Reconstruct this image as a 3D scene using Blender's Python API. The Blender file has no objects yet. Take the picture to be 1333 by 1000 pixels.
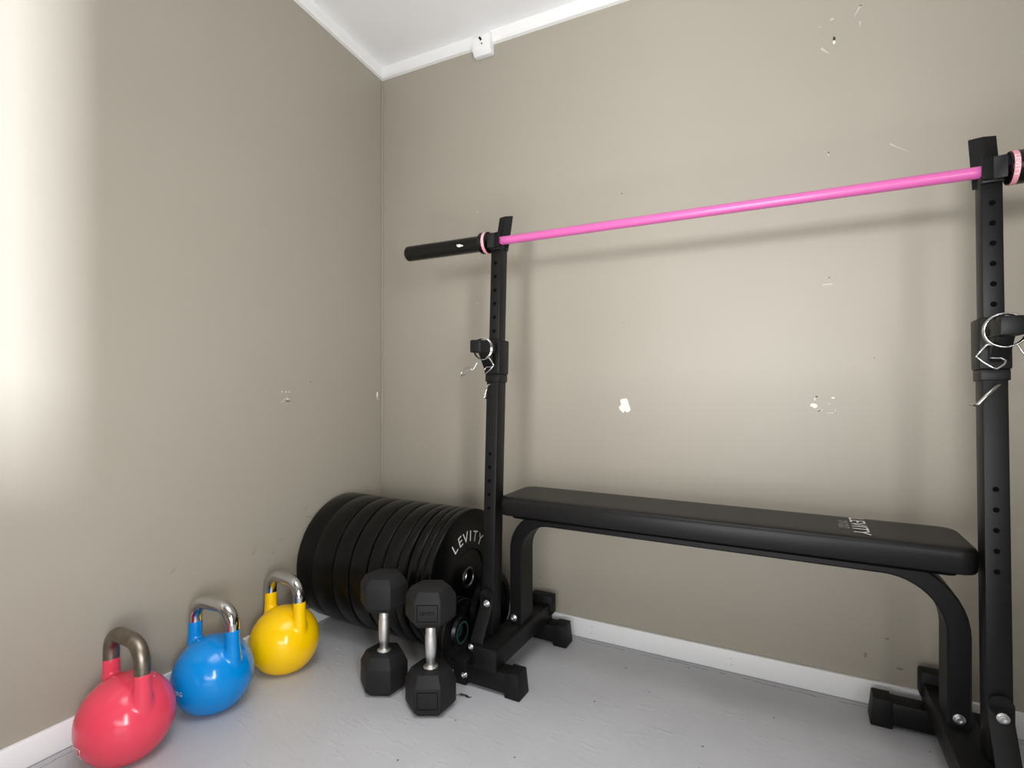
import bpy, bmesh, math, random
from mathutils import Matrix, Vector
random.seed(4)
S = bpy.context.scene
COL = S.collection
PI = math.pi

# ------------------------------------------------------------------ materials
def srgb(r, g, b):
    f = lambda c: (c/255/12.92) if c/255 <= .04045 else ((c/255+.055)/1.055)**2.4
    return (f(r), f(g), f(b), 1)

def mat(name, col, rough=.5, metal=0, spec=.5, coat=0, coat_rough=.1, bump=None, vary=None):
    """bump=(scale,strength,dist)  vary=(scale, dark colour, amount)"""
    m = bpy.data.materials.new(name); m.use_nodes = True
    nt = m.node_tree; b = nt.nodes['Principled BSDF']
    b.inputs['Base Color'].default_value = col
    b.inputs['Roughness'].default_value = rough
    b.inputs['Metallic'].default_value = metal
    b.inputs['Specular IOR Level'].default_value = spec
    b.inputs['Coat Weight'].default_value = coat
    b.inputs['Coat Roughness'].default_value = coat_rough
    tc = nt.nodes.new('ShaderNodeTexCoord')
    if vary:
        n = nt.nodes.new('ShaderNodeTexNoise'); n.inputs['Scale'].default_value = vary[0]; n.inputs['Detail'].default_value = 5
        nt.links.new(tc.outputs['Object'], n.inputs['Vector'])
        r = nt.nodes.new('ShaderNodeValToRGB'); r.color_ramp.elements[0].position = .35; r.color_ramp.elements[1].position = .68
        r.color_ramp.elements[0].color = (0, 0, 0, 1); r.color_ramp.elements[1].color = (vary[2],)*3+(1,)
        nt.links.new(n.outputs['Fac'], r.inputs['Fac'])
        mx = nt.nodes.new('ShaderNodeMix'); mx.data_type = 'RGBA'
        mx.inputs['A'].default_value = col; mx.inputs['B'].default_value = vary[1]
        nt.links.new(r.outputs['Color'], mx.inputs['Factor'])
        nt.links.new(mx.outputs['Result'], b.inputs['Base Color'])
    if bump:
        n = nt.nodes.new('ShaderNodeTexNoise'); n.inputs['Scale'].default_value = bump[0]; n.inputs['Detail'].default_value = 4
        nt.links.new(tc.outputs['Object'], n.inputs['Vector'])
        bp = nt.nodes.new('ShaderNodeBump'); bp.inputs['Strength'].default_value = bump[1]; bp.inputs['Distance'].default_value = bump[2]
        nt.links.new(n.outputs['Fac'], bp.inputs['Height']); nt.links.new(bp.outputs['Normal'], b.inputs['Normal'])
    return m

M = {}
WALLC = srgb(167, 160, 147)
M['wall'] = mat('wall_paint', WALLC, .42, spec=.35, bump=(6, .06, .01), vary=(1.3, srgb(161, 154, 141), .6))
M['ceiling'] = mat('ceiling_paint', srgb(247, 247, 248), .55, bump=(30, .03, .002))
M['trim'] = mat('trim_paint', srgb(246, 246, 245), .35)
M['baseboard'] = mat('baseboard_paint', srgb(243, 243, 244), .35, bump=(40, .05, .002))
M['frame'] = mat('black_powder_coat', srgb(13, 13, 13), .46, spec=.28, bump=(420, .06, .0006))
M['frame_in'] = mat('hole_black', srgb(3, 3, 3), .9, spec=.1)
M['plastic'] = mat('black_plastic', srgb(14, 14, 14), .55, spec=.28, bump=(200, .1, .0006))
M['pad'] = mat('black_vinyl', srgb(16, 15, 15), .42, spec=.32, bump=(160, .12, .001))
M['rubber'] = mat('black_rubber', srgb(4, 4, 4), .30, spec=.26, bump=(60, .05, .001), vary=(9, srgb(10, 10, 10), .7))
M['dumbbell'] = mat('matt_rubber', srgb(25, 25, 26), .6, spec=.3, bump=(300, .1, .0006))
M['chrome'] = mat('chrome', (.62, .62, .62, 1), .1, 1)
M['steel'] = mat('brushed_steel', (.55, .54, .52, 1), .2, 1)
M['knurl'] = mat('knurled_steel', (.8, .79, .77, 1), .3, 1, bump=(700, .6, .001))
M['tarnish'] = mat('tarnished_steel', (.20, .165, .13, 1), .4, 1, vary=(38, (.32, .28, .23, 1), .9), bump=(120, .1, .001))
M['zinc'] = mat('zinc_bolt', (.7, .7, .71, 1), .34, 1)
M['pink_bar'] = mat('pink_ceramic', srgb(208, 98, 165), .32, spec=.45, coat=.15, bump=(500, .08, .0005))
M['pink_band'] = mat('pale_pink_band', srgb(228, 152, 166), .45)
M['white_ink'] = mat('white_ink', srgb(232, 232, 228), .5)
M['grey_ink'] = mat('grey_ink', srgb(150, 148, 142), .5)
M['sleeve'] = mat('black_sleeve', srgb(8, 8, 8), .25, spec=.4)
M['kb_pink'] = mat('pink_enamel', srgb(226, 70, 92), .18, spec=.32, coat=.15, coat_rough=.06)
M['kb_blue'] = mat('blue_enamel', srgb(0, 134, 214), .18, spec=.32, coat=.15, coat_rough=.06)
M['kb_yellow'] = mat('yellow_enamel', srgb(255, 203, 0), .18, spec=.32, coat=.15, coat_rough=.06)
M['white_plastic'] = mat('white_plastic', srgb(246, 246, 246), .35)
M['dark'] = mat('dark_mark', srgb(25, 24, 23), .6)
M['chip_white'] = mat('paint_chip_white', srgb(247, 242, 226), .7)
M['chip_tan'] = mat('paint_chip_tan', srgb(206, 190, 166), .7)
M['scuff_light'] = mat('light_scuff', srgb(196, 191, 181), .5)
M['scuff_dark'] = mat('dark_scuff', srgb(136, 127, 115), .6)
M['hub'] = mat('hub_steel', (.30, .31, .30, 1), .3, 1)
M['hub_teal'] = mat('hub_sleeve', srgb(52, 82, 80), .4, .5)

def floor_material():
    m = bpy.data.materials.new('painted_floor'); m.use_nodes = True
    nt = m.node_tree; b = nt.nodes['Principled BSDF']; N = nt.nodes; L = nt.links
    b.inputs['Roughness'].default_value = .42; b.inputs['Specular IOR Level'].default_value = .4
    tc = N.new('ShaderNodeTexCoord')
    def noise(scale, detail=4, rough=.5, vec=None):
        n = N.new('ShaderNodeTexNoise'); n.inputs['Scale'].default_value = scale
        n.inputs['Detail'].default_value = detail; n.inputs['Roughness'].default_value = rough
        L.new(vec or tc.outputs['Object'], n.inputs['Vector']); return n.outputs['Fac']
    def ramp(fac, p0, p1, c0=(0, 0, 0, 1), c1=(1, 1, 1, 1)):
        r = N.new('ShaderNodeValToRGB'); r.color_ramp.elements[0].position = p0; r.color_ramp.elements[1].position = p1
        r.color_ramp.elements[0].color = c0; r.color_ramp.elements[1].color = c1
        L.new(fac, r.inputs['Fac']); return r.outputs['Color']
    def math_(op, a, b_=None):
        n = N.new('ShaderNodeMath'); n.operation = op
        for i, v in enumerate((a, b_)):
            if v is None: continue
            if isinstance(v, (int, float)): n.inputs[i].default_value = v
            else: L.new(v, n.inputs[i])
        return n.outputs[0]
    def mix(fac, a, b_):
        n = N.new('ShaderNodeMix'); n.data_type = 'RGBA'
        L.new(fac, n.inputs['Factor'])
        for k, v in (('A', a), ('B', b_)):
            if isinstance(v, tuple): n.inputs[k].default_value = v
            else: L.new(v, n.inputs[k])
        return n.outputs['Result']
    base = ramp(noise(3.5, 6), .3, .7, srgb(172, 172, 175), srgb(183, 183, 186))
    # small dark specks
    v = N.new('ShaderNodeTexVoronoi'); v.inputs['Scale'].default_value = 17; v.inputs['Randomness'].default_value = 1
    L.new(tc.outputs['Object'], v.inputs['Vector'])
    spot = math_('LESS_THAN', v.outputs['Distance'], .055)
    rare = math_('GREATER_THAN', noise(11, 2), .47)
    speck = math_('MULTIPLY', spot, rare)
    base = mix(math_('MULTIPLY', speck, .75), base, srgb(62, 60, 58))
    # fine scratches: stretched noise
    mp = N.new('ShaderNodeMapping'); mp.inputs['Rotation'].default_value = (0, 0, .5); mp.inputs['Scale'].default_value = (9, 60, 1)
    L.new(tc.outputs['Object'], mp.inputs['Vector'])
    scr = ramp(noise(1.6, 3, .6, mp.outputs['Vector']), .70, .76)
    base = mix(math_('MULTIPLY', scr, .35), base, srgb(120, 119, 118))
    # hairline cracks that run along the two skirting boards
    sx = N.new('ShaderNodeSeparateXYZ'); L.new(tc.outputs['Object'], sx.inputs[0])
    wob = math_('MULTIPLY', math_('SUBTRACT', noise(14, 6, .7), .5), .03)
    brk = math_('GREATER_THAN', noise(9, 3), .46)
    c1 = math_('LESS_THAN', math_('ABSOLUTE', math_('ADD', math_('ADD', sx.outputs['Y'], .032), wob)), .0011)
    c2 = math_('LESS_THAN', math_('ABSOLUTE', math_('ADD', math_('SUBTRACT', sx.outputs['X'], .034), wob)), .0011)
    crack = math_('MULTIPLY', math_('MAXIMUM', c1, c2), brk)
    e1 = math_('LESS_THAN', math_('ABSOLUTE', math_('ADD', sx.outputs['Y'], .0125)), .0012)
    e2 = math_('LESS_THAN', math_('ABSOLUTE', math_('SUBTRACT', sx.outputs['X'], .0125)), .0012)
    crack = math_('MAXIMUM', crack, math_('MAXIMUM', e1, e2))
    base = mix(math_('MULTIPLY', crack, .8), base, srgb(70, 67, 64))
    L.new(base, b.inputs['Base Color'])
    bp = N.new('ShaderNodeBump'); bp.inputs['Strength'].default_value = .26; bp.inputs['Distance'].default_value = .004
    mp2 = N.new('ShaderNodeMapping'); mp2.inputs['Rotation'].default_value = (0, 0, .5); mp2.inputs['Scale'].default_value = (16, 44, 1)
    L.new(tc.outputs['Object'], mp2.inputs['Vector'])
    pits = ramp(noise(1.0, 5, .6, mp2.outputs['Vector']), .55, .75)
    h = math_('ADD', math_('MULTIPLY', noise(30, 4), .35), pits)
    L.new(h, bp.inputs['Height']); L.new(bp.outputs['Normal'], b.inputs['Normal'])
    return m
M['floor'] = floor_material()

# ------------------------------------------------------------------ mesh builder
def link(o): COL.objects.link(o); return o
def thing(name, label, cat, loc=(0, 0, 0), rotz=0, group=None):
    o = link(bpy.data.objects.new(name, None)); o.empty_display_size = .05
    o.location = loc; o.rotation_euler = (0, 0, rotz)
    o['label'] = label; o['category'] = cat
    if group: o['group'] = group
    return o

class MB:
    def __init__(s): s.bm = bmesh.new()
    def _add(s, bm2, mtx=None, mi=0):
        if mtx is not None: bm2.transform(mtx)
        bmesh.ops.recalc_face_normals(bm2, faces=bm2.faces)
        for f in bm2.faces: f.material_index = mi
        me = bpy.data.meshes.new('t'); bm2.to_mesh(me); bm2.free()
        s.bm.from_mesh(me); bpy.data.meshes.remove(me); return s
    def box(s, c, d, mtx=None, bev=.0015, seg=2, mi=0):
        b = bmesh.new(); bmesh.ops.create_cube(b, size=1)
        b.transform(Matrix.Translation(c) @ Matrix.Diagonal((*d, 1)))
        if bev: bmesh.ops.bevel(b, geom=b.edges[:], offset=bev, segments=seg, affect='EDGES', profile=.5)
        return s._add(b, mtx, mi)
    def prism(s, poly, h, mtx=None, bev=0, mi=0):
        """polygon in local xy extruded along +z by h"""
        b = bmesh.new(); lo = [b.verts.new((x, y, 0)) for x, y in poly]; hi = [b.verts.new((x, y, h)) for x, y in poly]
        b.faces.new(lo[::-1]); b.faces.new(hi); n = len(poly)
        for i in range(n): b.faces.new((lo[i], lo[(i+1) % n], hi[(i+1) % n], hi[i]))
        if bev: bmesh.ops.bevel(b, geom=b.edges[:], offset=bev, segments=2, affect='EDGES', profile=.5)
        return s._add(b, mtx, mi)
    def loft(s, rings, mtx=None, bev=0, mi=0, cap=True):
        b = bmesh.new(); vs = [[b.verts.new(p) for p in r] for r in rings]; n = len(rings[0])
        for a, c in zip(vs, vs[1:]):
            for i in range(n): b.faces.new((a[i], a[(i+1) % n], c[(i+1) % n], c[i]))
        if cap: b.faces.new(vs[0][::-1]); b.faces.new(vs[-1])
        if bev: bmesh.ops.bevel(b, geom=b.edges[:], offset=bev, segments=2, affect='EDGES', profile=.5)
        return s._add(b, mtx, mi)
    def lathe(s, prof, mtx=None, seg=48, mi=0, closed=False):
        """prof: (r, z) about local z. closed = torus-like profile"""
        b = bmesh.new(); rings = []
        for r, z in prof:
            if r < 1e-6: rings.append([b.verts.new((0, 0, z))])
            else: rings.append([b.verts.new((r*math.cos(2*PI*k/seg), r*math.sin(2*PI*k/seg), z)) for k in range(seg)])
        pairs = list(zip(rings, rings[1:])) + ([(rings[-1], rings[0])] if closed else [])
        for a, c in pairs:
            for k in range(seg):
                k2 = (k+1) % seg
                if len(a) == 1 and len(c) == 1: continue
                if len(a) == 1: b.faces.new((a[0], c[k], c[k2]))
                elif len(c) == 1: b.faces.new((a[k], a[k2], c[0]))
                else: b.faces.new((a[k], a[k2], c[k2], c[k]))
        return s._add(b, mtx, mi)
    def tube(s, pts, r, mtx=None, seg=10, mi=0, closed=False):
        b = bmesh.new(); P = [Vector(p) for p in pts]; n = len(P); rings = []
        rr = r if isinstance(r, (list, tuple)) else [r]*n
        up = None
        for i, p in enumerate(P):
            if closed: t = (P[(i+1) % n]-P[i-1]).normalized()
            else: t = (P[min(i+1, n-1)]-P[max(i-1, 0)]).normalized()
            if up is None:
                up = Vector((0, 0, 1)) if abs(t.z) < .9 else Vector((0, 1, 0))
            u = (up - t*up.dot(t)).normalized(); v = t.cross(u); up = u
            rings.append([b.verts.new(p+(u*math.cos(2*PI*k/seg)+v*math.sin(2*PI*k/seg))*rr[i]) for k in range(seg)])
        prs = list(zip(rings, rings[1:]))
        if closed: prs.append((rings[-1], rings[0]))
        for a, c in prs:
            for k in range(seg): b.faces.new((a[k], a[(k+1) % seg], c[(k+1) % seg], c[k]))
        if not closed: b.faces.new(rings[0][::-1]); b.faces.new(rings[-1])
        return s._add(b, mtx, mi)
    def poly(s, pts, mi=0):
        f = s.bm.faces.new([s.bm.verts.new(p) for p in pts]); f.material_index = mi; return s
    def text(s, body, size, fn, mi=0, align='CENTER', res=3, extr=0):
        """flat text outline; fn maps (x, y) to a 3-D point"""
        cu = bpy.data.curves.new('txt', 'FONT'); cu.body = body; cu.size = size; cu.align_x = align; cu.resolution_u = res
        ob = bpy.data.objects.new('txt', cu); link(ob)
        dg = bpy.context.evaluated_depsgraph_get(); me = bpy.data.meshes.new_from_object(ob.evaluated_get(dg))
        bpy.data.objects.remove(ob); bpy.data.curves.remove(cu)
        vs = [s.bm.verts.new(fn(v.co.x, v.co.y)) for v in me.vertices]
        for p in me.polygons:
            try:
                f = s.bm.faces.new([vs[i] for i in p.vertices]); f.material_index = mi
            except ValueError: pass
        bpy.data.meshes.remove(me); return s
    def build(s, name, mats, parent=None, smooth=25, local=False, label=None):
        if not isinstance(mats, (list, tuple)): mats = [mats]
        root = parent
        while root is not None and root.parent is not None: root = root.parent
        if root is not None and not local:
            mt = Matrix.Translation(root.location) @ Matrix.Rotation(root.rotation_euler.z, 4, 'Z')
            s.bm.transform(mt.inverted())
        me = bpy.data.meshes.new(name); s.bm.to_mesh(me); s.bm.free()
        for m in mats: me.materials.append(M[m])
        if smooth:
            for p in me.polygons: p.use_smooth = True
            try: me.set_sharp_from_angle(angle=math.radians(smooth))
            except Exception: pass
        o = link(bpy.data.objects.new(name, me)); o.parent = parent
        if label: o['label'] = label
        return o

def struct(name, mb, mats, **k):
    o = mb.build(name, mats, **k); o['kind'] = 'structure'; return o
AX = {'x': Matrix.Rotation(PI/2, 4, 'Y'), 'y-': Matrix.Rotation(PI/2, 4, 'X'), 'y': Matrix.Rotation(-PI/2, 4, 'X'), 'z': Matrix.Identity(4)}
def at(p, ax='z'): return Matrix.Translation(p) @ AX[ax]

# ------------------------------------------------------------------ room shell
RX, FY = 2.60, -2.40            # right wall, front wall (behind the camera)
SL = .123                        # ceiling rises towards the camera
def cz(x, y): return 2.148 - .012*x - SL*y
def wall_marks(mb, plane, items):
    for kind, pts in items:
        if plane == 'y': mb.poly([(x, -.0007, z) for x, z in pts], kind)
        else: mb.poly([(.0007, y, z) for y, z in pts], kind)
def blob(cx, cz_, rx, rz, n=9, j=.25):
    return [(cx+rx*math.cos(2*PI*k/n)*(1+random.uniform(-j, j)), cz_+rz*math.sin(2*PI*k/n)*(1+random.uniform(-j, j))) for k in range(n)]
def streak(x0, z0, x1, z1, w):
    d = Vector((x1-x0, z1-z0)).normalized(); nx, nz = -d.y*w, d.x*w
    return [(x0+nx, z0+nz), (x0-nx, z0-nz), (x1-nx*.25, z1-nz*.25), (x1+nx*.25, z1+nz*.25)]
WM = ['wall', 'chip_white', 'chip_tan', 'scuff_light', 'scuff_dark', 'dark']

mb = MB(); mb.box((RX/2, .05, 1.25), (RX+.2, .1, 2.5), bev=0)
wall_marks(mb, 'y', [
    (1, [(1.010, .800), (1.016, .801), (1.029, .803), (1.034, .797), (1.038, .780), (1.043, .770), (1.041, .763), (1.031, .757), (1.025, .763), (1.018, .756), (1.006, .768), (1.004, .775), (1.012, .783), (1.009, .793)]),
    (1, blob(1.560, .790, .009, .006)), (3, [(1.566, .776), (1.581, .779), (1.581, .776), (1.566, .773)]), (1, blob(1.571, .776, .004, .003)),
    (3, [(1.590, .771), (1.612, .772), (1.612, .769), (1.590, .769)]), (3, [(1.610, .781), (1.612, .781), (1.612, .769), (1.610, .769)]),
    (1, blob(1.605, .812, .004, .002)), (5, blob(1.566, .815, .003, .002)), (3, blob(1.562, .808, .003, .004)), (3, blob(1.596, .796, .003, .002)),
    (5, blob(1.596, 1.143, .0016, .0016)), (3, [(1.580, 1.126), (1.604, 1.126), (1.604, 1.123), (1.580, 1.123)]),
    (5, blob(1.608, 1.797, .003, .006)), (1, blob(1.608, 1.787, .003, .005)), (3, streak(1.577, 1.779, 1.596, 1.759, .003)),
    (3, streak(1.670, 1.869, 1.654, 1.842, .0025)), (1, blob(1.669, 1.868, .003, .002)), (3, blob(1.602, 1.851, .005, .003)), (3, blob(1.575, 1.838, .002, .002)),
    (3, streak(1.668, 1.825, 1.667, 1.812, .002)), (5, blob(1.595, 1.487, .0018, .0018)), (3, blob(1.594, 1.481, .002, .003)),
    (3, streak(1.733, 1.482, 1.775, 1.452, .0016)), (5, blob(1.013, 1.471, .0025, .002)), (3, blob(1.010, 1.474, .002, .002)),
    (3, blob(.464, 1.493, .003, .002)), (3, blob(.468, 1.321, .003, .002)), (3, blob(.464, 1.152, .003, .002)), (3, blob(.375, 1.30, .002, .002)),
    (4, blob(.687, .164, .004, .004)), (4, blob(.720, .170, .003, .003)), (4, blob(1.728, .178, .005, .003)), (4, blob(1.680, .125, .004, .007)),
    (4, blob(1.755, .106, .008, .004)), (4, blob(1.02, 1.05, .002, .002)), (5, blob(1.95, 1.347, .002, .003)), (4, blob(1.70, .92, .002, .002)),
])
struct('wall_back', mb, WM, smooth=0)
mb = MB(); mb.box((-.05, FY/2, 1.25), (.1, -FY+.2, 2.7), bev=0)
wall_marks(mb, 'x', [
    (3, [(-.494, .793), (-.456, .793), (-.456, .790), (-.494, .790)]), (1, [(-.476, .7925), (-.458, .7935), (-.458, .791), (-.476, .7905)]),
    (1, blob(-.490, .824, .002, .002)), (1, blob(-.475, .823, .0025, .0025)), (1, blob(-.462, .823, .002, .0025)),
    (1, blob(-.480, .799, .002, .0015)), (1, blob(-.470, .801, .003, .003)), (1, blob(-.463, .799, .0015, .002)),
    (1, blob(-.030, .806, .005, .013)), (3, blob(-.028, .790, .010, .003)), (5, blob(-.372, .857, .002, .002)),
    (4, streak(-.39, .384, -.365, .381, .002)), (4, streak(-.53, .296, -.52, .30, .0025)), (4, streak(-.40, .41, -.385, .425, .0015)),
    (4, streak(-.85, .33, -.835, .345, .0015)), (4, streak(-.60, .31, -.585, .34, .0015)), (4, streak(-.50, .33, -.48, .335, .0012)),
])
struct('wall_left', mb, WM, smooth=0)
mb = MB(); mb.box((RX+.05, FY/2, 1.25), (.1, -FY+.2, 2.7), bev=0); struct('wall_right', mb, 'wall')
# wall behind the camera, with its window opening
wx0, wx1, wz0, wz1 = .95, 1.75, 1.0, 1.78
mb = MB()
mb.box((wx0/2-.05, FY-.05, 1.3), (wx0+.1, .1, 2.7), bev=0); mb.box(((RX+wx1)/2+.05, FY-.05, 1.3), (RX-wx1+.1, .1, 2.7), bev=0)
mb.box(((wx0+wx1)/2, FY-.05, wz0/2-.02), (wx1-wx0, .1, wz0+.04), bev=0); mb.box(((wx0+wx1)/2, FY-.05, (wz1+2.65)/2), (wx1-wx0, .1, 2.65-wz1), bev=0)
struct('wall_front', mb, 'wall')
mb = MB(); mb.box((RX/2, FY/2, -.05), (RX+.2, -FY+.2, .1), bev=0); struct('floor', mb, 'floor')
mb = MB()
x0, x1, y0, y1 = -.1, RX+.1, FY-.1, .1
b4 = [(x0, y0), (x1, y0), (x1, y1), (x0, y1)]
mb.loft([[(x, y, cz(x, y)) for x, y in b4], [(x, y, cz(x, y)+.08) for x, y in b4]])
for yy in (-.62, -1.24, -1.86):     # faint joints between the ceiling boards
    mb.loft([[(0, yy-.002, cz(0, yy)-.0006), (RX, yy-.002, cz(RX, yy)-.0006), (RX, yy+.002, cz(RX, yy)-.0006), (0, yy+.002, cz(0, yy)-.0006)],
             [(0, yy-.002, cz(0, yy)), (RX, yy-.002, cz(RX, yy)), (RX, yy+.002, cz(RX, yy)), (0, yy+.002, cz(0, yy))]])
struct('ceiling', mb, 'ceiling', smooth=0)
# ceiling trims: bevelled strips along the wall heads
def trim(name, p, q, inward):
    mb = MB(); rings = []
    for (x, y) in (p, q):
        z = cz(x, y); ix, iy = inward
        prof = [(0, 0), (.016, 0), (.016, -.034), (.011, -.041), (0, -.043)]
        rings.append([(x+ix*d, y+iy*d, z+h+ (-SL*iy*d)) for d, h in prof])
    mb.loft(rings); struct(name, mb, 'trim', smooth=0)
trim('trim_1', (0, 0), (RX, 0), (0, -1)); trim('trim_2', (0, 0), (0, FY), (1, 0))
# skirting boards
BH = .0625
mb = MB(); mb.box((RX/2, -.006, BH/2), (RX, .012, BH), bev=.002)
for x, z in ((.915, .043), (.911, .020), (1.345, .040), (1.347, .022)): mb.box((x, -.0121, z), (.0022, .0005, .0022), bev=0, mi=1)
struct('baseboard_back', mb, ['baseboard', 'scuff_dark'])
mb = MB(); mb.box((.006, FY/2-.006, BH/2), (.012, -FY-.012, BH), bev=.002); struct('baseboard_left', mb, 'baseboard')
# sealant bead down the corner
mb = MB(); mb.tube([(.004, -.004, BH), (.004, -.004, 2.10)], .0035, seg=8); struct('trim_3', mb, 'wall')

# sensor box at the head of the back wall
t = thing('alarm_sensor', 'small white plastic sensor box fixed to the ceiling trim above the back wall', 'sensor', (.498, 0, 2.06))
mb = MB()
prof = [(0, 0), (-.022, 0), (-.036, .018), (-.036, .062), (-.030, .074), (0, .078)]   # (y, z)
mb.loft([[(.462, y, 2.058+z) for y, z in prof], [(.536, y, 2.058+z) for y, z in prof]], bev=.002)
mb.build('housing', 'white_plastic', t)
mb = MB(); mb.box((.496, -.0365, 2.112), (.008, .0015, .016), Matrix.Translation((.496, 0, 2.112)) @ Matrix.Rotation(-.6, 4, 'Y') @ Matrix.Translation((-.496, 0, -2.112)), bev=.0005)
mb.build('lens_slot', 'dark', t)
mb = MB(); mb.lathe([(0, 0), (.0028, 0), (.0028, .001), (0, .001)], at((.503, -.0362, 2.092), 'y-'), 12); mb.build('indicator_light', 'dark', t)

# ------------------------------------------------------------------ bench rack
LEAN = math.atan(.046)
rack = thing('weight_bench', 'black steel weight bench with long vinyl pad between two tall barbell uprights', 'weight bench', (1.29, -.25, 0))
YC0 = -.3692+.0245
def lean(xc): return Matrix.Translation((xc, YC0, 0)) @ Matrix.Rotation(-LEAN, 4, 'X')
def bolt(p, parent, r=.0105, ax='y-'):
    mb = MB()
    mb.lathe([(0, 0), (r, 0), (r, .0018), (r*.86, .0028), (r*.70, .0028), (r*.66, .0062), (r*.52, .0072), (r*.36, .0072), (r*.34, .004), (0, .004)], at(p, ax), 24)
    return mb.build('bolt', 'zinc', parent, label='zinc bolt head')
UX = (.717, 1.8635); BXC = (.7565, 1.8275)
FOOT = ((.648, .864), (1.679, 1.955))
for side in (0, 1):
    ux, bx = UX[side], BXC[side]; sg = 1 if side == 0 else -1       # sg: towards the bench
    # base tube
    mb = MB(); mb.box((bx, -.2475, .090), (.072, .385, .056), bev=.004)
    base = mb.build('base_tube', 'frame', rack)
    for y, h, z in ((-.060, .064, .112), ):
        mb = MB(); mb.box((bx+sg*.003, y, z), (.080, .040, h), bev=.006); mb.build('end_cap', 'plastic', base)
    mb = MB(); mb.box((bx, -.4385, .090), (.074, .006, .060), bev=.002); mb.build('end_cap', 'plastic', base)
    # two cross feet
    for y in (-.41, -.082):
        a, b = FOOT[side]
        mb = MB(); mb.box(((a+b)/2, y, .036), (b-a-.02, .052, .054), bev=.003); ft = mb.build('foot', 'frame', rack)
        for e, s2 in ((a, 1), (b, -1)):
            mb = MB(); w = .047
            lo = [(e, y-.030), (e+s2*w, y-.030), (e+s2*w, y+.030), (e, y+.030)]
            hi = [(e+s2*.007, y-.028), (e+s2*w, y-.028), (e+s2*w, y+.028), (e+s2*.007, y+.028)]
            mb.loft([[(x, yy, 0) for x, yy in lo], [(x, yy, .068) for x, yy in hi]], bev=.003); mb.build('foot_cap', 'plastic', ft)
        if y < -.3: bolt((bx-sg*.070, -.436, .029), ft)
    # outer post
    mb = MB(); mb.box((0, 0, .492), (.040, .049, .745), lean(ux), bev=.003)
    for z in (.643, .603, .563, .523, .483):
        mb.lathe([(0, 0), (.0052, 0), (.0052, .0006), (0, .0006)], lean(ux) @ Matrix.Translation((-.002, -.0245, z)) @ AX['y-'], 16, mi=1)
    post = mb.build('upright', ['frame', 'frame_in'], rack)
    # inner telescoping post
    mb = MB(); mb.box((0, 0, 1.065), (.0345, .042, .415), lean(ux), bev=.003)
    for z in (1.214, 1.173, 1.132, 1.091, 1.050, 1.009):
        mb.lathe([(0, 0), (.0055, 0), (.0055, .0006), (0, .0006)], lean(ux) @ Matrix.Translation((0, -.021, z)) @ AX['y-'], 16, mi=1)
    mb.build('inner_post', ['frame', 'frame_in'], rack)
    # safety catch: sliding sleeve, bushing, arm, gusset
    mb = MB(); mb.box((0, 0, .931), (.051, .060, .104), lean(ux), bev=.004); mb.box((0, 0, .868), (.046, .055, .022), lean(ux), bev=.002)
    mb.box((ux, -.383, .957), (.036, .088, .036), bev=.004)
    yf = -.352
    mb.loft([[(ux+s3*.015, yf, .942), (ux+s3*.015, yf-.035, .942), (ux+s3*.015, yf, .893)] for s3 in (-1, 1)], bev=.0015)
    ct = mb.build('safety_catch', 'frame', rack)
    mb = MB(); mb.lathe([(0, 0), (.006, 0), (.006, .010), (.011, .012), (.012, .022), (.009, .028), (0, .029)], at((ux, -.276, .935), 'y'), 20)
    mb.build('pull_knob', 'plastic', ct)
    mb = MB(); mb.tube([(ux+sg*.016, yf-.002, .958), (ux+sg*.020, yf-.008, .952), (ux+sg*.018, yf-.004, .944)], .003); mb.build('weld', 'frame', ct, smooth=70)
    # bent wire locking pin below the catch
    dx = -.006 if side == 0 else -.034
    pts = [(ux, -.325, .849), (ux, -.350, .849), (ux+dx*.15, -.357, .845), (ux+dx*.6, -.361, .828), (ux+dx, -.364, .811), (ux+dx*1.12, -.358, .809), (ux+dx*1.2-.002, -.340, .811)]
    mb = MB(); mb.tube(pts, .0032); mb.build('locking_pin', 'steel', rack, smooth=70, label='bent steel wire pin')
    # barbell hook on top: folded back plate, saddle, folded lip
    T = lean(ux); mb = MB()
    def vplate(yc, zlo, zhi, w, fold, back, th=.005):
        pl = [(-w, fold), (0, 0), (w, fold), (w, fold+th), (0, th), (-w, fold+th)]
        mb.loft([[(x, yc+y, zlo) for x, y in pl], [(x, yc+y+back, zhi) for x, y in pl]], T, bev=.001)
    vplate(.004, 1.256, 1.374, .0230, .006, .027)
    vplate(-.0335, 1.258, 1.302, .0200, -.007, -.002, .0045)
    mb.box((0, -.010, 1.2605), (.036, .040, .0145), T, bev=.002)
    mb.build('barbell_hook', 'frame', rack)
    # diagonal brace from the post to the front of the base
    z1, z0 = .222, .118
    y1 = -.3692+.046*z1-.003; y0 = -.412
    mb = MB(); w = .020
    path = [(y1, z1+.012), (y1, z1-.018), (y0, z0+.010), (y0-.006, z0-.004)]
    def strip(pth, th):
        rings = []
        for (y, z) in pth:
            rings.append([(ux-w, y, z), (ux+w, y, z), (ux+w, y-th, z-.0005), (ux-w, y-th, z-.0005)])
        return rings
    mb.loft(strip(path, .004), bev=.0008)
    mb.lathe([(0, 0), (w, 0), (w, .004), (0, .004)], at((ux, y1, z1+.010), 'y-'), 28)
    br = mb.build('brace', 'frame', rack)
    bolt((ux+.002, y1-.004, z1-.012), br)
    bolt((bx-sg*.044, -.4415, .116), base, .008)
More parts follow.
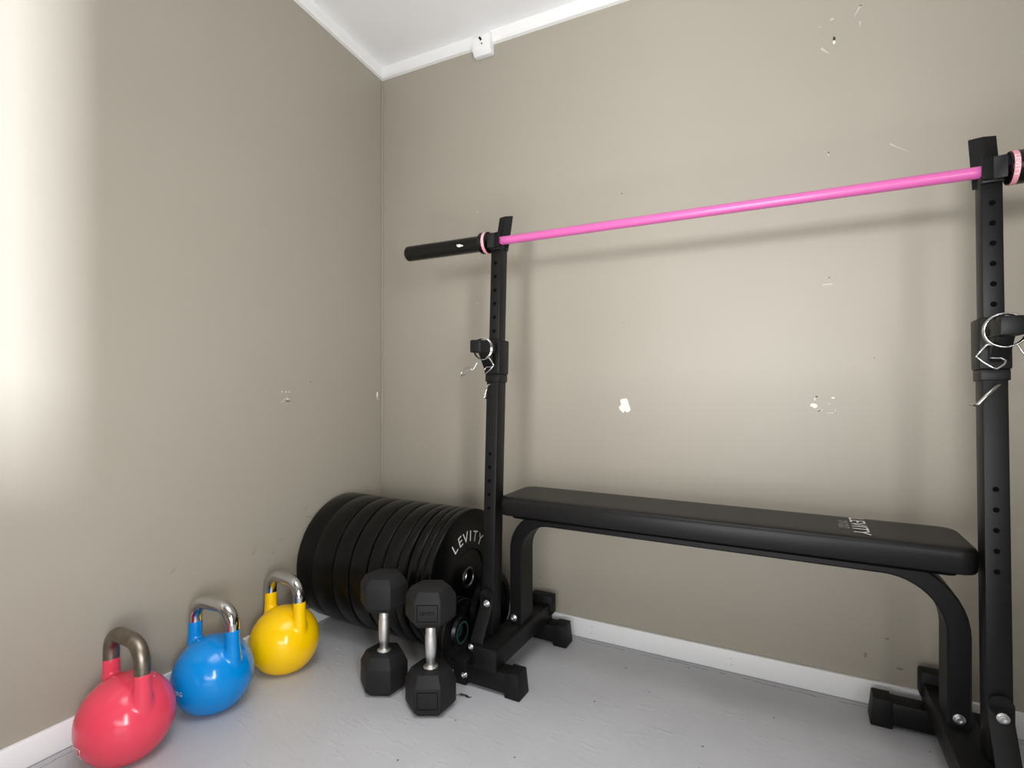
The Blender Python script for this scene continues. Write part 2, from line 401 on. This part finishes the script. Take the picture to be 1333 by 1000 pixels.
# bench frame: one bent rectangular tube
by, bd, bw = -.222, .080, .042
path = []
xl, xr, zt, R = .760, 1.8225, .4465, .105
path.append(((xl, .1185), (1, 0)))
for k in range(0, 13):
    a = PI - k/12*PI/2
    path.append(((xl+R+R*math.cos(a), zt-R+R*math.sin(a)), (math.sin(a), -math.cos(a))))
R2 = .135
for k in range(0, 13):
    a = PI/2 - k/12*PI/2
    path.append(((xr-R2+R2*math.cos(a), zt-R2+R2*math.sin(a)), None))
path.append(((xr, .1185), None))
mb = MB(); rings = []
pp = [Vector((p[0][0], 0, p[0][1])) for p in path]
for i, p in enumerate(pp):
    tdir = (pp[min(i+1, len(pp)-1)]-pp[max(i-1, 0)]).normalized()
    nrm = Vector((-tdir.z, 0, tdir.x))
    h = bw/2; c = .004
    sec = [(-h+c, -bd/2), (h-c, -bd/2), (h, -bd/2+c), (h, bd/2-c), (h-c, bd/2), (-h+c, bd/2), (-h, bd/2-c), (-h, -bd/2+c)]
    rings.append([tuple(p+nrm*u+Vector((0, by+v, 0))) for u, v in sec])
mb.loft(rings); bf = mb.build('bench_frame', 'frame', rack, smooth=30)
bolt((.7535, -.2625, .136), bf, .011); bolt((1.8215, -.2625, .138), bf, .011)
# pad with rounded corners and soft edges
def rrect(x0, x1, y0, y1, r, n=7):
    pts = []
    for cx_, cy_, a0 in ((x1-r, y1-r, 0), (x0+r, y1-r, PI/2), (x0+r, y0+r, PI), (x1-r, y0+r, 1.5*PI)):
        for k in range(n): a = a0+k/(n-1)*PI/2; pts.append((cx_+r*math.cos(a), cy_+r*math.sin(a)))
    return pts
px0, px1, py0, py1 = .742, 1.840, -.348, -.142
mb = MB(); rings = []
for z, ins in ((.4675, .008), (.4685, .002), (.472, 0), (.500, -.001), (.509, -.0005), (.5145, .001), (.5180, .004), (.5203, .009), (.5214, .018), (.522, .036)):
    rings.append([(x, y, z) for x, y in rrect(px0+ins, px1-ins, py0+ins, py1-ins, max(.035-ins*.5, .01))])
mb.loft(rings); pad = mb.build('bench_pad', 'pad', rack, smooth=50, label='black vinyl pad with white lettering')
mb = MB(); pl = rrect(px0+.03, px1-.03, py0+.03, py1-.03, .02, 4)
mb.loft([[(x, y, z) for x, y in pl] for z in (.456, .4685)]); mb.build('pad_board', 'frame_in', pad)
def padz(y):
    q = min(y-py0, py1-y); tb = [(0, .509), (.004, .5180), (.009, .5203), (.018, .5214), (.036, .522), (1, .522)]
    for (a, za), (b, zb) in zip(tb, tb[1:]):
        if q <= b: return za+(zb-za)*(q-a)/(b-a)+.0008
mb = MB()
def padtext(x0, ymid, sx): return lambda u, v: (x0+v, ymid-u*sx, padz(ymid-u*sx)+.0006)
mb.text('LEVITY', .0445, padtext(1.629, -.2440, 1.20))
mb.build('lettering', 'white_ink', pad, smooth=0, label='white LEVITY lettering')
mb = MB(); mb.text('PREMIUM', .0135, padtext(1.614, -.246, 1.45)); mb.text('FITNESS', .0135, padtext(1.603, -.246, 1.6))
mb.build('lettering', 'grey_ink', pad, smooth=0, label='small grey second line of lettering')

# ------------------------------------------------------------------ barbell
BY, BZ = -.300, 1.281
bar = thing('barbell', 'pink barbell with black sleeves lying in the hooks of the two uprights', 'barbell', (1.29, BY, BZ-.0125))
mb = MB(); mb.lathe([(0, 0), (.0122, 0), (.0124, .002), (.0124, 1.188), (.0122, 1.19), (0, 1.19)], at((.695, BY, BZ), 'x'), 28)
mb.build('shaft', 'pink_bar', bar, label='glossy pink shaft')
for side in (0, 1):
    # profile along the bar from the inner neck outwards
    T = at((.6965, BY, BZ), 'x') @ Matrix.Rotation(PI, 4, 'Y') if side == 0 else at((1.8825, BY, BZ), 'x')
    mb = MB(); end = .318
    mb.lathe([(.0127, .0038), (.0215, .0042), (.0225, .005), (.031, .006), (.0325, .0075), (.0325, .031), (.031, .034), (.0252, .035), (.0245, .037), (.0245, end-.004), (.0225, end), (.019, end), (.018, end-.004), (0, end-.004)], T, 40)
    sl = mb.build('sleeve', 'sleeve', bar)
    mb = MB(); b0, b1 = .0095, .0190
    mb.lathe([(.0326, b0), (.0331, b0+.0005), (.0331, b1-.0005), (.0326, b1)], T, 48)
    bd_ = mb.build('colour_band', 'pink_band', sl, label='pale pink band with white lettering')
    xb = (.6965-(b0+b1)/2) if side == 0 else (1.8825+(b0+b1)/2)
    rb = .0334; mb = MB()
    def cyl(u, v, a0=(-.12 if side else .1)):
        a = a0 - u/rb
        return (xb+v-.0040, BY-rb*math.cos(a), BZ+rb*math.sin(a))
    mb.text('LEVITY', .0108, lambda u, v: cyl(u*1.35, v+.0002)); mb.build('lettering', 'white_ink', bd_, smooth=0, label='white LEVITY lettering')
    if side == 0:
        mb = MB()
        lg = [(-.012, .004), (-.004, .002), (-.001, .004), (.004, .0005), (.009, 0), (.013, -.004), (.006, -.004), (-.002, -.006), (-.010, -.003)]
        a0 = -.10
        mb.poly([(.598+u, BY-.0249*math.cos(a0+w/.0249), BZ+.0249*math.sin(a0+w/.0249)) for u, w in lg]); mb.build('printed_mark', 'white_ink', sl, smooth=0, label='small white printed mark')

# ------------------------------------------------------------------ spring clips hanging on the catch arms
def clip_pts(): 
    K, Z = .00024, .000204
    f = lambda u, v, y: ((u-395)*K, y, -(v-268)*Z)
    r = .0312; pts = []
    leg1 = [(66, 618, .008), (74, 648, .006), (100, 640, .005), (160, 608, .004), (226, 562, .003), (236, 545, .003), (222, 532, .004), (140, 536, .006), (92, 566, .008), (70, 604, .009), (66, 626, .006), (80, 650, .003)]
    leg1 = [f(*p) for p in leg1] + [f(160, 612, .001), f(255, 556, .002), f(272, 530, .004), f(300, 470, .005), f(330, 405, .006)]
    coil = []
    a0, turns = -2.05, 2
    n = 56
    a_end = -1.05 - 4*PI
    for k in range(n+1):
        q = k/n; a = a0 + (a_end-a0)*q
        coil.append((r*math.cos(a), .006-.012*q, r*math.sin(a)))
    leg2 = [f(500, 395, -.006), f(535, 450, -.006), f(567, 505, -.006), f(520, 560, -.006), f(462, 612, -.005), f(440, 625, -.002), f(405, 580, .006), f(402, 550, .010), f(430, 525, .010), f(495, 522, .008)]
    return leg1, coil, leg2
def make_clip(label, loc, rz):
    t = thing('spring_clip', label, 'spring clip', loc, rz, 'spring clips on the safety catches')
    l1, co, l2 = clip_pts()
    MBs = MB(); MBs.tube(co, .0022, seg=10); MBs.build('coil', 'chrome', t, local=True, smooth=70)
    a = MB(); a.tube(l1+[co[0]], .0018, seg=10); a.build('grip', 'chrome', t, local=True, smooth=70)
    a = MB(); a.tube([co[-1]]+l2, .0018, seg=10); a.build('grip', 'chrome', t, local=True, smooth=70)
    return t
def copy_tree(o, parent=None):
    c = o.copy(); COL.objects.link(c); c.parent = parent
    for ch in list(o.children): copy_tree(ch, c)
    return c
# inner radius .0293 hangs from the arm's top corners
zc = .975 - math.sqrt(.0293**2-.0165**2) + .0005
c1 = make_clip('chrome spring clip hanging from the catch arm of the left upright, beside the corner', (UX[0], -.386, zc), 0)
c2 = copy_tree(c1); c2.location = (UX[1], -.386, zc); c2.rotation_euler.z = PI
c2['label'] = 'chrome spring clip hanging from the catch arm of the right upright'

# ------------------------------------------------------------------ bumper plates, standing in a row like toast
def plate_profile(w, r, hub=.094, hole=.0255):
    h = w/2; rb = .007 if w > .03 else .004
    st = .0035
    half = [(r-rb-.030, h-st*.0), (r-rb, h), (r-rb*.3, h-rb*.3), (r, h-rb)]
    prof = [(hole, -h+st), (hub-.006, -h+st), (hub, -h), (r-rb, -h), (r-rb*.3, -h+rb*.3), (r, -h+rb),
            (r, h-rb), (r-rb*.3, h-rb*.3), (r-rb, h), (hub, h), (hub-.006, h-st), (hole, h-st)]
    return prof
ORD = ['first', 'second', 'third', 'fourth', 'fifth', 'sixth', 'seventh', 'eighth', 'ninth', 'tenth']
edges = [.018, .104, .194, .263, .334, .392, .450, .486, .521, .548, .575]
words = ['thickest', 'thickest', 'thick', 'thick', 'medium', 'medium', 'slim', 'slim', 'thin', 'thin']
for i in range(10):
    a, b = edges[i], edges[i+1]; w = b-a-.0012; x = (a+b)/2
    r = .2200
    y = -.2345 + random.uniform(-.004, .004)
    if i == 9:
        lab = 'thin black bumper plate at the right end of the row with white LEVITY lettering'; y = -.2335
    elif i == 0: lab = 'thick black bumper plate touching the left wall, first of the row in the corner'
    else: lab = '%s black bumper plate, %s from the left wall in the row in the corner' % (words[i], ORD[i])
    t = thing('bumper_plate', lab, 'weight plate', (x, y, 0), 0, 'bumper plates standing in a row')
    T = Matrix.Translation((0, 0, r)) @ AX['x']
    mb = MB(); mb.lathe(plate_profile(w, r), T, 96, closed=True); disc = mb.build('disc', 'rubber', t, local=True, smooth=25)
    mb = MB(); h = w/2
    mb.lathe([(.0252, h-.005), (.0335, h-.005), (.0335, h-.0010), (.0320, h+.0004), (.0268, h+.0004), (.0252, h-.002)], T, 40, closed=True)
    mb.build('hub_ring', 'hub', t, local=True, label='steel hub ring')
    if i == 9:
        mb = MB()
        for ch, ang, r0 in zip('LEVITY', (-36, -22, -9, 3, 16, 32), (.125, .122, .119, .117, .114, .110)):
            q = math.radians(ang)
            def fn(u, v, q=q, r0=r0):
                rr = r0+v; uu = u
                yy = uu*math.cos(q)+rr*math.sin(q); zz = -uu*math.sin(q)+rr*math.cos(q)
                return (h+.0006, yy, r+zz)
            mb.text(ch, .050, fn)
        mb.build('lettering', 'white_ink', t, local=True, smooth=0, label='white LEVITY lettering in an arc')
        for yc in (-.142, .142):
            mb = MB(); mb.text('5', .036, lambda u, v: (h+.0006, u+yc, r+v-.001)); mb.text('KG', .020, lambda u, v: (h+.0006, u+yc+.003, r+v-.027))
            mb.build('weight_marking', 'white_ink', t, local=True, smooth=0, label='white 5 KG marking')

# small change plates standing against the end of the row
def small_plate(label, loc, w, r, mat_hub, cone):
    t = thing('change_plate', label, 'weight plate', loc, 0, 'small plates beside the row')
    T = Matrix.Translation((0, 0, r)) @ AX['x']; h = w/2
    prof = [(.0255, -h+.002), (r*.72, -h+.002), (r*.78, -h), (r-.003, -h), (r, -h+.003), (r, h-.003), (r-.003, h), (r*.80, h), (r*.76, h-.0025), (.050, h-.0025), (.044, h+cone), (.0255, h+cone)]
    mb = MB(); mb.lathe(prof, T, 72, closed=True); mb.build('disc', 'rubber', t, local=True, smooth=25)
    mb = MB(); mb.lathe([(.0250, -h), (.0275, -h), (.0330, h+cone+.0005), (.0300, h+cone+.002), (.0265, h+cone+.0005)], T, 40, closed=True)
    mb.build('hub_ring', mat_hub, t, local=True, label='metal hub ring')
    return t
small_plate('small black plate leaning flat on the end of the plate row, behind another small plate', (.5858, -.345, 0), .021, .098, 'hub', 0)
small_plate('small black plate with a teal-tinted hub ring standing in front of the upright', (.6072, -.348, 0), .021, .098, 'hub_teal', .006)
small_plate('small black plate half hidden behind the left upright, nearer the back wall', (.6305, -.192, 0), .024, .116, 'hub', .004)

# ------------------------------------------------------------------ kettlebells
def kettlebell(label, loc, rz, paint, metal, texts, zs=.215, grp='kettlebells along the left wall'):
    t = thing('kettlebell', label, 'kettlebell', loc, rz, grp)
    r, zc = .0985, .0815
    mb = MB(); prof = [(0, 0), (.048, 0), (.0545, .0015)]
    a0 = math.asin((.004-zc)/r); n = 30
    for k in range(n+1):
        a = a0 + (PI/2-a0)*k/n; prof.append((r*math.cos(a) if k < n else 0, zc+r*math.sin(a)))
    mb.lathe(prof, None, 64)
    hx, tr = .0705, .0172
    for s in (-1, 1):
        mb.lathe([(0, .09), (.022, .09), (.0215, .135), (.0190, .158), (.0176, .176), (.0174, zs), (0, zs)], Matrix.Translation((s*hx, 0, 0)), 32)
    body = mb.build('body', paint, t, local=True)
    rm = body.modifiers.new('remesh', 'REMESH'); rm.mode = 'VOXEL'; rm.voxel_size = .0030; rm.use_smooth_shade = True
    sm = body.modifiers.new('smooth', 'SMOOTH'); sm.factor = .5; sm.iterations = 14
    R = .046; top = .2655; pts = [(-hx, 0, zs-.006), (-hx, 0, top-R)]
    for k in range(1, 10): a = PI-k/9*PI/2; pts.append((-hx+R+R*math.cos(a), 0, top-R+R*math.sin(a)))
    for k in range(0, 10): a = PI/2-k/9*PI/2; pts.append((hx-R+R*math.cos(a), 0, top-R+R*math.sin(a)))
    pts.append((hx, 0, zs-.006))
    mb = MB(); mb.tube(pts, .0166, seg=28); mb.build('handle', metal, t, local=True, smooth=60, label='bare metal handle')
    mb = MB(); any_ = False
    for body_, size, az, el in texts:
        any_ = True
        def fn(u, v, az=az-rz, el=el):
            A = az+u/r; E = el+v/r; q = r+.0012
            return (q*math.cos(E)*math.cos(A), q*math.cos(E)*math.sin(A), zc+q*math.sin(E))
        mb.text(body_, size, fn, res=2)
    if any_: mb.build('lettering', 'white_ink', t, local=True, smooth=0, label='white lettering')
    else: mb.bm.free()
    return t
D = math.radians
kettlebell('pink kettlebell with a brown tarnished handle, nearest the camera by the left wall', (.150, -1.035, 0), D(-2), 'kb_pink', 'tarnish', [('LEVITY', .017, D(-95), -.24), ('8KG', .016, D(-93), -.42)], .205)
kettlebell('bright blue kettlebell with a shiny chrome handle, between the pink and yellow ones', (.148, -.824, 0), D(5), 'kb_blue', 'chrome', [('12KG', .015, D(-86), -.07)])
kettlebell('yellow kettlebell with a shiny chrome handle, beside the row of black plates', (.155, -.605, 0), D(-5), 'kb_yellow', 'chrome', [])

# ------------------------------------------------------------------ hex dumbbells standing on end
def hexring(s, z, rot=0): return [(s*math.cos(rot+k*PI/3), s*math.sin(rot+k*PI/3), z) for k in range(6)]
def dumbbell(label, loc, rz, marked):
    """hex head with a flat facing local -y"""
    t = thing('dumbbell', label, 'dumbbell', loc, rz, 'hex dumbbells standing on end')
    s = .0675; sc = .052
    H0, H1 = .104, .225
    heads = []
    for z0, flip in ((0, 0), (H1, 1)):
        mb = MB()
        prof = [(0, sc), (.016, s), (.076, s), (.104, sc)] if not flip else [(0, sc), (.016, s), (.070, s), (.092, sc)]
        mb.loft([hexring(q, z0+z, 0) for z, q in prof], bev=.0022)
        heads.append(mb.build('head', 'dumbbell', t, local=True, smooth=30))
    mb = MB()
    ht = H1-H0
    prof = [(0, H0-.004), (.0195, H0-.002), (.0195, H0+.002), (.0165, H0+.0045), (.0120, H0+.006), (.0118, H0+.018), (.0125, H0+.020), (.0148, H0+.036), (.0155, H0+ht/2), (.0150, H1-.042), (.0135, H1-.030), (.0142, H1-.026), (.0128, H1-.021), (.0125, H1+.004), (0, H1+.004)]
    mb.lathe(prof, None, 40); mb.build('handle', 'knurl', t, local=True, smooth=40, label='chrome contoured handle')
    ap = s*math.cos(PI/6)
    if marked:
        for hd, zc_ in ((heads[0], .046), (heads[1], H1+.043)):
            mb = MB(); w, h = .026, .021; tt = .0013
            for c, d in (((0, zc_+h), (2*w, tt)), ((0, zc_-h), (2*w, tt)), ((-w, zc_), (tt, 2*h)), ((w, zc_), (tt, 2*h))):
                mb.box((c[0], -ap-.0002, c[1]), (d[0], .0012, d[1]), bev=0)
            mb.build('label_frame', 'frame_in', hd, local=True)
        mb = MB(); mb.text('LEVITY', .0125, lambda u, v: (u, -ap-.0006, H1+.043+v-.004)); mb.build('lettering', 'frame_in', heads[1], local=True, smooth=0, label='black moulded lettering')
    return t
db = dumbbell('black hex dumbbell standing on end, the one nearer the upright with a framed panel', (.663, -.561, 0), D(-62+90), True)
dumbbell('black hex dumbbell standing on end, the one nearer the yellow kettlebell with plain faces', (.494, -.550, 0), D(-65+90), False)

# small scrap lying on the floor in front of the front foot
mb = MB()
mb.loft([[(x-.002, y-.003, z), (x+.002, y+.003, z), (x+.002, y+.003, z+.0009), (x-.002, y-.003, z+.0009)] for x, y, z in
         ((.697, -.489, .0003), (.705, -.485, .0035), (.714, -.486, .0048), (.722, -.482, .0030), (.730, -.484, .0008), (.737, -.481, .0003))])
o = mb.build('debris_scrap', 'dark', smooth=0); o['label'] = 'tiny dark curled scrap lying on the grey floor beside the dumbbells'; o['category'] = 'debris'

# ------------------------------------------------------------------ light
def area(name, loc, target, sx, sy, power, col=(1, 1, 1), spread=180):
    l = bpy.data.lights.new(name, 'AREA'); l.shape = 'RECTANGLE'; l.size = sx; l.size_y = sy; l.energy = power; l.color = col; l.spread = math.radians(spread)
    o = link(bpy.data.objects.new(name, l)); o.location = loc
    o.rotation_euler = (Vector(target)-Vector(loc)).to_track_quat('-Z', 'Y').to_euler(); return o
area('window_light', (1.28, -4.40, 1.33), (1.28, 0, 1.33), 1.0, .50, 102, (.985, .995, 1.01))
area('floor_bounce_light', (1.30, -1.80, .06), (1.10, 0, 1.05), .9, .25, 1.8, (.97, .985, 1))
area('door_light', (2.35, -2.15, 1.10), (.0, -.7, 1.0), .22, 1.1, 10.5, (.98, .99, 1.0), 100)
area('side_daylight', (4.0, -4.30, 1.45), (0, -4.30, 1.45), .21, .5, 720, (.90, .97, 1.09))
area('floor_fill_light', (1.25, -1.35, 2.20), (1.25, -1.35, 0), 1.2, 1.0, 8.8, (.98, .985, 1), 80)  # added overhead fill that brightens the floor and upper faces, no real fitting
area('ceiling_bounce', (1.3, -1.9, .5), (1.0, -.8, 2.2), .8, .8, 18, (.97, .985, 1))
W = bpy.data.worlds.new('world'); S.world = W; W.use_nodes = True
W.node_tree.nodes['Background'].inputs['Color'].default_value = (.9, .95, 1, 1); W.node_tree.nodes['Background'].inputs['Strength'].default_value = .6

# ------------------------------------------------------------------ camera
cam = bpy.data.cameras.new('camera'); co = link(bpy.data.objects.new('camera', cam))
cam.sensor_width = 36; cam.lens = 698/1333*36; cam.clip_start = .02
co.location = (1.51526, -1.71206, .85); co.rotation_euler = (PI/2, 0, math.radians(27.9))
S.camera = co
S.view_settings.view_transform = 'Standard'; S.view_settings.look = 'None'; S.view_settings.exposure = 0
S.cycles.max_bounces = 8
